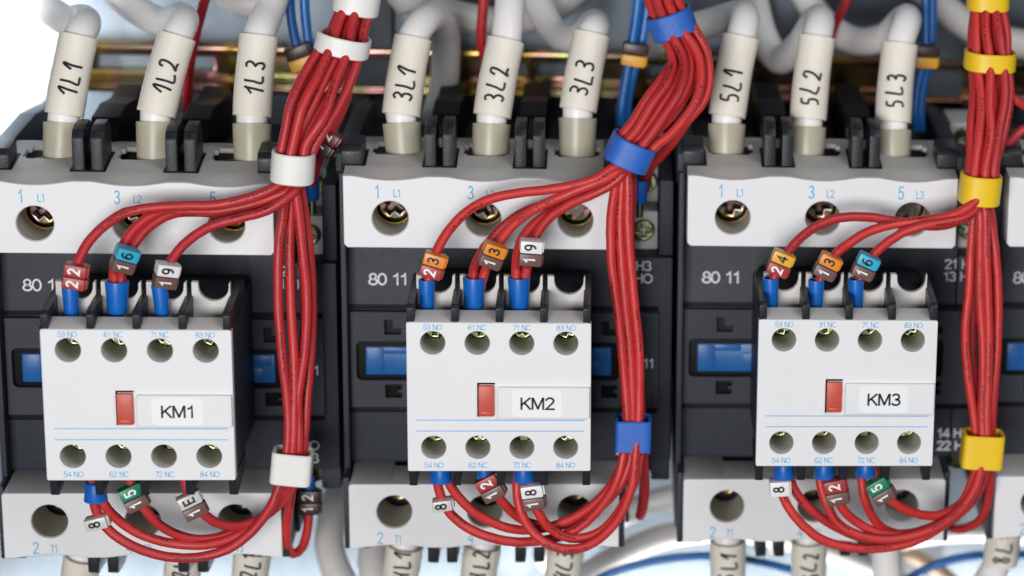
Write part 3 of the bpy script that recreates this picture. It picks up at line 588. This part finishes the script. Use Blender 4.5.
# ---- KM2 harness
C2 = [(648, -70, 24, 3.8), (661, -5, 16, 3.9), (672, 22, 12, 4.0), (688, 55, 8, 4.5), (683, 85, 3, 5.9), (664, 115, -2, 5.4), (644, 136, -5, 4.2), (630, 151, -6, 3.9)]
harness(C2, 12, [
 dict(label='red wire with orange 3 and red 2 tags, leftmost on KM2', pts=[(617, 165, -9), (600, 177, -10), (575, 185, -10), (545, 190, -10), (512, 194, -11), (485, 201, -12), (463, 215, -14), (447, 233, -16), (436, 253, -18.5), (429, 278, YT), (427, 318, YT+1)], fer=[((427, 295, YT, 0), {})], tag=[(433, 265, -20, 17, [('red', '2', W), ('orange', '3', K)])]),
 dict(label='untagged red wire in the twin ferrule under orange 3 and brown 1', pts=[(618, 168, -7), (603, 180, -6.5), (578, 192, -6), (550, 203, -7), (524, 212, -9), (503, 227, -12), (485, 247, -15), (474, 268, -18), (472, 285, YT), (472, 316, YT+1)], fer=[((474, 293, YT, 1), dict(r=2.8, length=8.4))]),
 dict(label='red wire with orange 3 and brown 1 tags on KM2', pts=[(620, 170, -9), (606, 179, -10), (585, 187, -10.5), (556, 199, -11), (530, 212, -12), (512, 226, -14), (498, 244, -16), (488, 264, -18.5), (481, 284, YT), (478, 318, YT+1)], tag=[(492, 255, -20, 22, [('brown', '1', W), ('orange', '3', K)], 5.5, 3.2, 10)]),
 dict(label='untagged red wire in the twin ferrule under white 9', pts=[(622, 172, -5), (608, 184, -4.5), (588, 195, -4), (562, 207, -6), (540, 219, -10), (524, 236, -14), (517, 256, -17), (516, 280, YT), (517, 316, YT+1)], fer=[((519, 293, YT, 0), dict(r=2.8, length=8.4))]),
 dict(label='red wire with white 9 and brown 1 tags on KM2', pts=[(625, 170, -8), (612, 184, -8), (595, 193, -8), (572, 203, -9), (550, 217, -11), (537, 233, -14), (530, 254, -17.5), (525, 280, YT), (523, 318, YT+1)], tag=[(530.5, 252, -20, 5, [('brown', '1', W), ('white', '9', K)], 5.6, 3.35, 5)]),
], [
 dict(label='red wire with clear 8 tag under the KM2 block', pts=[(616, 180, -7), (611, 220, -7), (612, 265, -8), (619, 320, -9), (624, 375, -10), (627, 415, -11), (625, 445, -11), (617, 480, -13), (600, 508, -16), (575, 530, -19), (545, 540, -20), (518, 542, -21), (493, 538, -22), (468, 528, -22), (450, 513, -22), (441, 496, YB), (437, 480, YB), (436, 466, YB)], fer=[((441, 473, YB, 0), dict(down=True, r=2.9, length=4.5))], tag=[(442.5, 504, -23.5, -8, [('grey', '8', K)], 5.0, 3.0, 0)]),
 dict(label='untagged red wire beside the clear 8 tag under KM2', pts=[(619, 182, -2), (616, 230, -1), (619, 290, -2), (625, 350, -4), (629, 410, -7), (628, 445, -9), (620, 470, -11), (606, 492, -13), (583, 512, -16), (553, 526, -18), (521, 530, -20), (496, 524, -21), (473, 511, -22), (456, 494, YB), (447, 478, YB), (445, 466, YB)]),
 dict(label='red wire with red 2 and brown 1 tags under KM2', pts=[(622, 182, -6), (620, 225, -7), (624, 290, -9), (630, 350, -10), (633, 410, -11), (632, 450, -11), (624, 478, -12), (608, 500, -12), (585, 517, -13), (556, 526, -16), (530, 523, -18), (513, 513, -20), (498, 496, -22), (489, 480, YB), (485, 464, YB)], fer=[((484.5, 471, YB, 0), dict(down=True, r=2.0, length=4.5))], tag=[(490.5, 487, -24, -28, [('brown', '1', W), ('red', '2', W)], 5.8, 3.3, 0)]),
 dict(label='lowest red loop hanging under KM2 beside white 8 tag', pts=[(628, 182, -7), (628, 225, -8), (633, 290, -9), (639, 350, -10), (639, 410, -11), (636, 450, -13), (632, 485, -16), (622, 512, -19), (606, 533, -22), (587, 546, -24), (566, 549, -25), (546, 543, -25), (528, 526, -24.5), (519, 505, -24), (517, 488, YB), (519, 464, YB)], fer=[((524, 472, YB, 0), dict(down=True, r=2.8, length=4.5))]),
 dict(label='red wire with white 8 and brown 1 tags under KM2', pts=[(629, 182, -2), (627, 230, -3), (631, 290, -4), (636, 350, -6), (638, 410, -8), (640, 450, -11), (635, 480, -14), (622, 507, -17), (605, 528, -19), (588, 537, -20), (570, 538, -21), (551, 529, -22), (537, 510, -23), (531, 490, YB), (529, 464, YB)], tag=[(533, 496, -24, -8, [('brown', '1', W), ('white', '8', K)], 5.6, 3.4, 0)]),
 dict(label='red wire hooking back behind the square blue clip', pts=[(632, 182, -1), (630, 235, 0), (633, 295, -1), (638, 350, -3), (641, 410, -5), (643, 450, -6), (645, 485, -1), (643, 508, 4), (640, 516, 9), (642, 505, 14), (644, 480, 18), (645, 466, 21)]),
], [
 dict(label='red wire arching right of the tilted blue clip', cut=4, pts=[(696, 70, 6), (698, 92, 5), (690, 115, 6), (676, 138, 9), (662, 155, 13), (650, 168, 18), (645, 180, 22), (645, 190, 25)], fer=[((640, 192, 20, 0), dict(length=6.5))]),
], 'KM2')
clip('blue clip round the bundle rising above 5L1', CLIPB, 672, 23, 12, -20, 5.1, 5.2, 6.4, GC)
clip('tilted blue clip at the upper right corner of KM2 wiring', CLIPB, 630, 152, -6, 24, 5.1, 5.2, 7.0, GC)
clip('square flat blue clip beside the KM2 sticker', CLIPB, 633, 433, -9.5, 1, 3.8, 3.2, 8.6, GC, 7)

# ---- KM3 harness
C3 = [(986, -70, 24, 3.5), (988, 0, 16, 3.6), (989, 30, 12, 4.2), (990, 58, 9, 4.7), (992, 95, 4, 4.6), (988, 130, -1, 4.2), (983, 160, -5, 3.7), (980, 187, -7, 3.3)]
harness(C3, 11, [
 dict(label='red wire with amber 4 and red 2 tags on KM3', pts=[(975, 203, -9), (964, 216, -10), (950, 224, -10), (930, 226, -10), (894, 221, -10), (868, 217, -11), (846, 217, -12), (825, 222, -13), (804, 235, -15), (788, 252, -18), (775, 275, YT), (771, 318, YT+1)], fer=[((771, 293, YT, -3), {})], tag=[(780, 263, -20, 22, [('red', '2', W), ('amber', '4', K)])]),
 dict(label='red wire with orange 3 and brown 1 tags on KM3', pts=[(975, 202, -12), (960, 212, -12.5), (942, 218, -13), (916, 221, -13), (890, 225, -13), (868, 232, -13.5), (848, 244, -15), (833, 257, -18), (820, 280, YT), (816, 318, YT+1)], fer=[((816, 295, YT, 0), {})], tag=[(827, 266, -20, 26, [('brown', '1', W), ('orange', '3', K)])]),
 dict(label='red wire with blue 6 and brown 1 tags on KM3', pts=[(979, 205, -10), (967, 217, -13), (946, 222, -14.5), (922, 226, -15.5), (902, 233, -15.5), (884, 245, -16.5), (871, 258, -18.5), (860, 280, YT), (856, 318, YT+1)], fer=[((856, 294, YT, -2), {})], tag=[(865, 266, -20.5, 24, [('brown', '1', W), ('cyan', '6', K)])]),
], [
 dict(label='lowest red loop under KM3 with a white 8 tag', pts=[(974, 208, -6), (971, 250, -7), (969, 290, -8), (965, 330, -9), (968, 375, -10), (975, 425, -11), (977, 460, -12), (968, 492, -15), (950, 519, -18), (917, 540, -20), (882, 548, -21), (847, 547, -22), (819, 538, -23), (798, 520, -23), (784, 499, YB), (779, 480, YB), (778, 462, YB)], fer=[((784, 469, YB, 0), dict(down=True, r=2.9, length=4.5))], tag=[(779.5, 487, -24, -4, [('white', '8', K)], 5.2, 4.2, 0)]),
 dict(label='untagged red wire beside the white 8 tag under KM3', pts=[(977, 208, -1), (976, 250, 0), (973, 300, -1), (972, 350, -2), (975, 400, -5), (979, 455, -10), (972, 490, -12), (955, 514, -14), (925, 533, -16), (890, 540, -18), (860, 537, -20), (838, 528, -21), (815, 513, -22), (797, 494, YB), (790, 478, YB), (788, 462, YB)]),
 dict(label='untagged red wire beside the red 2 tag under KM3', pts=[(979, 208, -8), (980, 250, -9), (980, 300, -10), (983, 350, -11), (982, 410, -12), (982, 460, -14), (974, 490, -17), (957, 513, -20), (930, 530, -22), (893, 539, -23), (861, 536, -24), (838, 523, -24), (825, 500, -24), (820, 480, YB), (820, 462, YB)], fer=[((824.5, 469, YB, 0), dict(down=True, r=2.8, length=4.5))]),
 dict(label='red wire with red 2 and brown 1 tags under KM3', pts=[(984, 208, -3), (985, 250, -3), (985, 300, -3), (986, 350, -4), (985, 410, -8), (984, 460, -11), (978, 486, -13), (962, 508, -15), (936, 525, -18), (905, 534, -20), (880, 533, -21.5), (858, 523, -22), (841, 506, -23), (832, 485, YB), (829, 462, YB)], tag=[(836, 491, -25, -12, [('brown', '1', W), ('red', '2', W)], 5.8, 3.5, 0)]),
 dict(label='untagged red wire beside the green 5 tag under KM3', pts=[(984, 206, -8), (986, 250, -9), (988, 300, -10), (989, 350, -11), (987, 410, -12), (986, 460, -13), (980, 488, -12), (966, 508, -11), (945, 524, -12), (917, 533, -15), (893, 533, -18), (876, 522, -21), (865, 500, -23), (862, 480, YB), (862, 462, YB)], fer=[((866, 468, YB, 0), dict(down=True, r=2.8, length=4.0))]),
 dict(label='red wire with green 5 and brown 1 tags under KM3', pts=[(988, 206, -5), (995, 250, -6), (998, 295, -7), (997, 350, -8), (992, 410, -9), (989, 455, -10), (978, 482, -12), (962, 503, -14), (940, 515, -17), (915, 513, -20), (893, 502, -22), (879, 487, YB), (871, 462, YB)], tag=[(880.5, 490, -25, -32, [('brown', '1', W), ('green', '5', W)], 5.8, 3.4, 0)]),
 dict(label='red wire swinging behind KM3\'s lower terminals', pts=[(989, 206, -2), (994, 250, -2), (996, 295, -2), (996, 350, -3), (993, 410, -6), (990, 460, -6), (989, 495, -3), (982, 517, 1), (967, 528, 6), (952, 528, 12), (943, 515, 18), (941, 490, 22), (942, 470, 24)]),
], [
 dict(label='red wire passing behind the bundle from the right, above the yellow clip', cut=4, pts=[(1003, 82, 6), (1012, 97, 5), (1028, 107, 6), (1060, 112, 10), (1050, 124, 12), (1024, 129, 12), (1005, 146, 13), (985, 150, 16), (966, 149, 17), (957, 160, 19), (958, 190, 23)], fer=[((960, 184, 20, 0), dict(length=6.5))]),
], 'KM3')
clip('yellow clip cut by the top edge', CLIPY, 988, 0, 16, 0, 4.7, 4.8, 5, GC)
clip('narrow yellow clip beside 5L3', CLIPY, 990, 60, 9, 2, 5.9, 5.6, 5.0, GC)
clip('yellow clip where wires turn off towards the KM3 block', CLIPY, 980, 188, -7, 4, 4.5, 4.8, 7.8, GC)
clip('flat yellow clip beside the 14 HO lettering', CLIPY, 982, 449, -11.4, 3, 4.6, 3.3, 9.4, GC, 6)

post('slate upright bar between the KM1 bundle and 3L1', -47.5, -37)
post('slate upright bar between 5L3 and the yellow clips', 116, 128)
# ------------------------------------------------------------------ power cables with lettered marker sleeves
STROKES = {
 '1': [[(0, .55), (.35, .95), (.42, 1.0), (.36, .5), (.3, 0)]],
 'L': [[(.12, 1), (.06, .5), (.0, .04), (.3, .0), (.6, .06)]],
 '2': [[(.05, .75), (.2, .97), (.45, .92), (.48, .65), (.25, .3), (.02, .03), (.3, .06), (.58, .0)]],
 '3': [[(.05, .92), (.3, 1), (.5, .85), (.42, .62), (.2, .53), (.45, .46), (.55, .22), (.35, .02), (.03, .08)]],
 '4': [[(.15, 1), (.05, .5), (.25, .45), (.5, .5)], [(.5, .95), (.46, .5), (.42, 0)]],
 '5': [[(.5, 1), (.15, .97), (.1, .58), (.35, .6), (.52, .38), (.4, .08), (.05, .03)]],
 '6': [[(.45, 1), (.2, .75), (.05, .35), (.15, .05), (.4, .05), (.5, .28), (.35, .48), (.1, .35)]],
 '8': [[(.45, .85), (.25, 1), (.08, .82), (.25, .58), (.48, .3), (.3, .02), (.08, .2), (.22, .5), (.42, .72), (.45, .88)]],
}
def handwriting(txt, path, radius, start, size, parent, lean=0):
    """pen strokes wrapped on the sleeve: text runs along the sleeve from `start` (mm up), facing the camera"""
    L = [0]
    for a, b in zip(path, path[1:]): L.append(L[-1]+(b-a).length)
    def frame(s):
        for i in range(len(L)-1):
            if L[i+1] >= s or i == len(L)-2:
                t = (s-L[i])/max(1e-6, L[i+1]-L[i]); return path[i].lerp(path[i+1], t), (path[i+1]-path[i]).normalized()
    mb = MB(); s0 = start
    for ch in txt:
        rot, sx, dy = random.gauss(0, .09), random.uniform(.9, 1.15), random.gauss(0, .25)
        for st in STROKES[ch]:
            st = [((x*sx)-rot*(y-.5), y+rot*(x-.3)+dy/size) for x, y in st]
            jit = [(x*size*.66+random.gauss(0, .09), y*size+random.gauss(0, .10)) for x, y in st]
            pts = spline([Vector((x, y, 0)) for x, y in jit], .28); out = []
            for q in pts:
                c, T = frame(s0+q.x+ (q.y-size/2)*lean); n0 = (CAM-c); n0 = (n0-T*n0.dot(T)).normalized(); side = n0.cross(T)
                a = (q.y-size/2)/radius; out.append(c+(n0*math.cos(a)+side*math.sin(a))*(radius+.02))
            mb.mesh(tube_mesh(out, .34, 6))
        s0 += size*(.72 if ch != '1' else .62)
    return mb.done('handwritten_mark', INK, parent)
GP = 'white power cables with handwritten sleeves'
def power_cable(label, txt, pts, sleeve, cuff, rad=4.0, tstart=None, group=GP, tsize=4.8, lean=0):
    """pts: whole run (px, py, depth); sleeve / cuff: (px,py,y) ends"""
    sp = spline([at(*p) for p in pts], 2.0)
    if cuff:                                  # the insulation is stripped back to a thinner core inside the end cuff
        zc = at(*cuff[-1]).z; rad = [3.3+(rad-3.3)*min(1, max(0, (p.z-zc+1.5)/1.5)) if p.y < 30 else rad for p in sp]
    o = link('power_cable', tube_mesh(sp, rad, 20), SILI); tag(o, label, 'cable', group)
    if sleeve:
        path = spline([at(*p) for p in sleeve], 1.5); n = len(path); R = 4.95
        rr = [R*(1+.012*math.sin(i*.5)) for i in range(n)]
        me = tube_mesh(path, rr, 28, caps=False); bm = bmesh.new(); bm.from_mesh(me); bpy.data.meshes.remove(me)
        bmesh.ops.solidify(bm, geom=bm.faces[:], thickness=.55); me = bpy.data.meshes.new('s'); bm.to_mesh(me); bm.free()
        sl = link('marker_sleeve', me, CREAM, o)
        if txt: handwriting(txt, path, R, tstart if tstart is not None else 3.0, tsize, sl, lean)
    if cuff:
        path = spline([at(*p) for p in cuff], 1.5); n = len(path)
        rr = [4.55+.45*(i/(n-1)) for i in range(n)]
        me = tube_mesh(path, rr, 24, caps=False); bm = bmesh.new(); bm.from_mesh(me); bpy.data.meshes.remove(me)
        bmesh.ops.solidify(bm, geom=bm.faces[:], thickness=.6); me = bpy.data.meshes.new('s'); bm.to_mesh(me); bm.free()
        link('end_cuff', me, CUFF, o)
        b = path[0]; mb = MB(); mb.lathe([(3.4, 0), (3.4, 2), (3.0, 3), (3.0, 4), (0, 4)], b+Vector((0, 0, 1.5)), (0, 0, -1), 16); mb.done('lug_barrel', BRASS, o)
    return o
def upper_cable(txt, base, s0, s1, tail, label, lean=0, ts=3.6):
    bx, by = base; y0, y1, y2 = 22, 24, 30
    power_cable(label, txt, [(bx, by+22, y0), (bx, by-4, y0), (s0[0], s0[1], y1), ((s0[0]+s1[0])/2, (s0[1]+s1[1])/2, (y1+y2)/2), (s1[0], s1[1], y2)]+tail,
                [(s0[0], s0[1], y1), ((s0[0]*.5+s1[0]*.5)-1, (s0[1]+s1[1])/2, (y1+y2)/2), (s1[0], s1[1], y2)],
                [(bx, by+16, y0), ((bx+s0[0])/2, (by+s0[1])/2+8, y0+1), (s0[0]*.8+bx*.2, s0[1]+8, y1)], tstart=ts, lean=lean)
upper_cable('1L1', (61, 146), (64, 115), (79, 36), [(85, 25, 35), (82, 19, 46), (66, 20, 58), (42, 4, 68), (15, -20, 75), (-20, -60, 80)], 'white power cable with sleeve marked 1L1', ts=5.2)
upper_cable('1L2', (155, 148), (156, 114), (177, 36), [(183, 23, 35), (180, 17, 46), (162, 22, 58), (134, 8, 68), (108, -15, 75), (80, -50, 80)], 'white power cable with sleeve marked 1L2', ts=5.6)
upper_cable('1L3', (252, 147), (252, 116), (259, 36), [(268, 14, 38), (276, -12, 46), (278, -50, 56)], 'white power cable with sleeve marked 1L3', ts=5.6)
upper_cable('3L1', (405, 149), (401, 115), (413, 38), [(424, 21, 36), (435, 17, 48), (444, 28, 60), (446, 55, 72), (442, 95, 82), (430, 130, 88)], 'white power cable with sleeve marked 3L1')
upper_cable('3L2', (490, 149), (492, 116), (506, 40), [(509, 14, 34), (512, -16, 42), (520, -60, 50)], 'white power cable with sleeve marked 3L2')
upper_cable('3L3', (577, 151), (578, 110), (592, 34), [(596, 27, 34), (594, 24, 46), (578, 38, 60), (556, 34, 70), (540, 8, 76), (525, -30, 80)], 'white power cable with sleeve marked 3L3')
upper_cable('5L1', (726, 148), (727, 116), (741, 37), [(745, 20, 35), (740, 14, 48), (712, 22, 62), (685, 30, 76), (650, 46, 88)], 'white power cable with sleeve marked 5L1', ts=3.6)
upper_cable('5L2', (806, 149), (808, 119), (817, 37), [(820, 23, 35), (816, 20, 48), (798, 46, 64), (779, 60, 74), (764, 36, 81), (752, -10, 87)], 'white power cable with sleeve marked 5L2', ts=3.6)
upper_cable('5L3', (893, 153), (893, 122), (900, 44), [(907, 22, 36), (903, 20, 50), (882, 38, 64), (852, 40, 74), (822, 20, 81), (795, -20, 87)], 'white power cable with sleeve marked 5L3', ts=3.6)
def lower_cable(txt, x, label, slope=-6, has=True, top=543, ts=1.0):
    power_cable(label, txt if has else None, [(x+1, 520, 21), (x, top+2, 20), (x+slope*.5, 580, 20), (x+slope, 640, 24), (x+slope*2, 720, 40)],
                ([(x+slope*1.2, 628, 23), (x+slope*.5, 585, 20), (x+1, top, 19)] if has else None), None, tstart=ts, tsize=4.4)
lower_cable('2L1', 82, 'cream sleeve and cable under KM1\'s terminal marked 2', -8, True, 556, 3)
lower_cable('2L2', 184, 'cream sleeve and cable between the fork tabs under KM1', -6, True, 549, 18.8)
lower_cable('2L3', 252, 'cream sleeved cable under KM1 nearest the wire hooking to the dark tag', -6, True, 549, 18.8)
lower_cable('4L1', 404, 'cable with sleeve marked 4L1 below KM2', -10, True, 545, 18.8)
lower_cable('4L2', 482, 'cable with sleeve marked 4L2 below KM2', -10, True, 545, 18.8)
lower_cable('4L3', 566, 'cable with sleeve marked 4L3 below KM2', -10, True, 547, 18.8)
lower_cable('6L1', 727, 'cable with sleeve marked 6L1 below KM3', 2, True, 540, 18.4)
lower_cable('6L2', 808, 'cable with sleeve marked 6L2 below KM3', 2, True, 540, 18.4)
lower_cable(None, 886, 'bare white cable end below KM3, without a sleeve', 2, False, 540)
power_cable('cable with sleeve marked 8L1 under the cut-off contactor', '8L1', [(1008, 505, 21), (1006, 530, 20), (996, 566, 19), (975, 600, 24), (940, 680, 40)], [(1000, 563, 19), (1003, 540, 19), (1006, 513, 20)], None, tstart=1.8, tsize=4.6)

# ------------------------------------------------------------------ cables and wires running behind
def back_cable(pts, label, rad, mt, name='back_cable', group='cables running behind the contactors', cat='cable'):
    o = link(name, tube_mesh(spline([at(*p) for p in pts], 3), rad, 16), mt); tag(o, label, cat, group); return o
back_cable([(405, 625, 40), (350, 592, 44), (330, 552, 50), (333, 515, 62), (342, 480, 80), (350, 440, 94)], 'grey white cable curving up left of KM2\'s lower corner', 4.2, BACKC)
back_cable([(415, 640, 44), (380, 592, 46), (372, 562, 50), (380, 535, 60), (400, 515, 76)], 'grey white cable tucked behind the 4L1 sleeve', 4.2, BACKC)
back_cable([(540, 560, 90), (610, 520, 84), (660, 500, 82), (720, 490, 86), (800, 485, 92)], 'pale cable sweeping between KM2 and KM3 below the clips', 3.6, BACKC)
back_cable([(540, 610, 72), (610, 560, 74), (660, 538, 76), (720, 530, 78), (800, 540, 80), (900, 580, 84)], 'pale cable arching under KM3 above the blue wire', 3.8, BACKC)
back_cable([(560, 610, 46), (600, 578, 46), (640, 564, 46), (700, 556, 46), (760, 562, 46), (830, 585, 46), (880, 625, 46)], 'blue wire arching under KM3', 1.2, BLUEW, 'blue_wire', cat='wire')
back_cable([(860, 618, 48), (920, 572, 48), (965, 557, 48), (1030, 555, 48), (1080, 560, 48)], 'blue wire running behind the 8L1 sleeve', 1.3, BLUEW, 'blue_wire', cat='wire')
back_cable([(880, 545, 88), (930, 535, 86), (980, 532, 86), (1060, 538, 90)], 'pale cable behind the 8L1 sleeve', 3.0, BACKC)
back_cable([(770, 545, 92), (850, 540, 90), (905, 552, 88), (950, 580, 86), (990, 640, 86)], 'tan cable descending right of the bare white end', 2.4, mat('tan_cable', (.30, .21, .14), .45))
back_cable([(890, -40, 84), (935, 0, 86), (975, 30, 88), (1020, 44, 90), (1080, 44, 92)], 'grey cable sagging behind the yellow clips', 4.4, BACKC)
back_cable([(215, -40, 84), (228, -6, 82), (252, 4, 80), (275, -6, 82), (290, -40, 84)], 'grey cable dipping behind the 1L3 cable', 4.2, BACKC)
back_cable([(400, -30, 88), (430, 4, 88), (470, 18, 90), (520, 20, 92), (560, 4, 94), (600, -40, 96)], 'grey cable sagging behind the 3L2 cable', 4.2, BACKC)
back_cable([(392, -40, 70), (404, 2, 70), (416, -4, 72), (424, -40, 74)], 'grey cable stub behind the 3L1 cable', 3.8, BACKC)
GB = 'thin wires running up behind the power cables'
for pts, lab in (([(212, -30, 62), (203, 6, 62), (194, 40, 64), (189, 70, 68), (187, 110, 74)], 'thin red wire rising behind the 1L2 sleeve'),
                 ([(486, -30, 62), (483, 8, 62), (481, 40, 64), (486, 62, 70), (492, 90, 78)], 'thin red wire rising between 3L1 and 3L2'),
                 ([(856, -30, 66), (845, 4, 66), (836, 22, 68), (826, 50, 72), (822, 90, 78)], 'thin red wire rising behind the 5L2 cable')):
    back_cable(pts, lab, 1.4, REDW, 'red_wire', GB, 'wire')
def blue_pair(xs, label):
    for (pts, tg), lab in zip(xs, label):
        o = back_cable(pts, lab, 1.35, BLUEW, 'blue_wire', GB, 'wire')
        if tg: tags_on(o, *tg)
blue_pair([([(289, -30, 50), (291, 20, 49), (297, 48, 48), (305, 70, 47), (308, 95, 46), (312, 125, 46), (316, 150, 48)], (300, 57, 47, -20, [('amber', None, W), ('dark', None, W)], 6.5, 3.4)), ([(303, -30, 52), (305, 15, 51), (309, 50, 50), (312, 80, 49), (314, 110, 48), (318, 150, 50)], None)],
          ['blue wire with brown tag left of the KM1 bundle', 'plain blue wire beside the brown tag left of the KM1 bundle'])
blue_pair([([(641, -30, 50), (637, 10, 49), (631, 50, 48), (625, 85, 47), (621, 112, 46), (622, 130, 47)], (634, 54, 47, 8, [('amber', None, W), ('dark', None, W)], 6.5, 3.2)), ([(650, -30, 53), (647, 10, 52), (640, 50, 51), (630, 85, 50), (626, 115, 49), (627, 130, 50)], None)],
          ['blue wire with brown tag between 3L3 and the KM2 bundle', 'plain blue wire beside the brown tag between 3L3 and the bundle'])
blue_pair([([(925, -30, 50), (926, 20, 49), (925, 55, 48), (918, 85, 47), (915, 112, 46), (916, 130, 47)], (926, 56, 46, 2, [('amber', None, W), ('dark', None, W)], 6.2, 3.2)), ([(932, -30, 53), (932, 20, 52), (930, 55, 51), (923, 85, 50), (920, 115, 49), (921, 130, 50)], None)],
          ['blue wire with brown tag right of 5L3', 'plain blue wire beside the brown tag right of 5L3'])
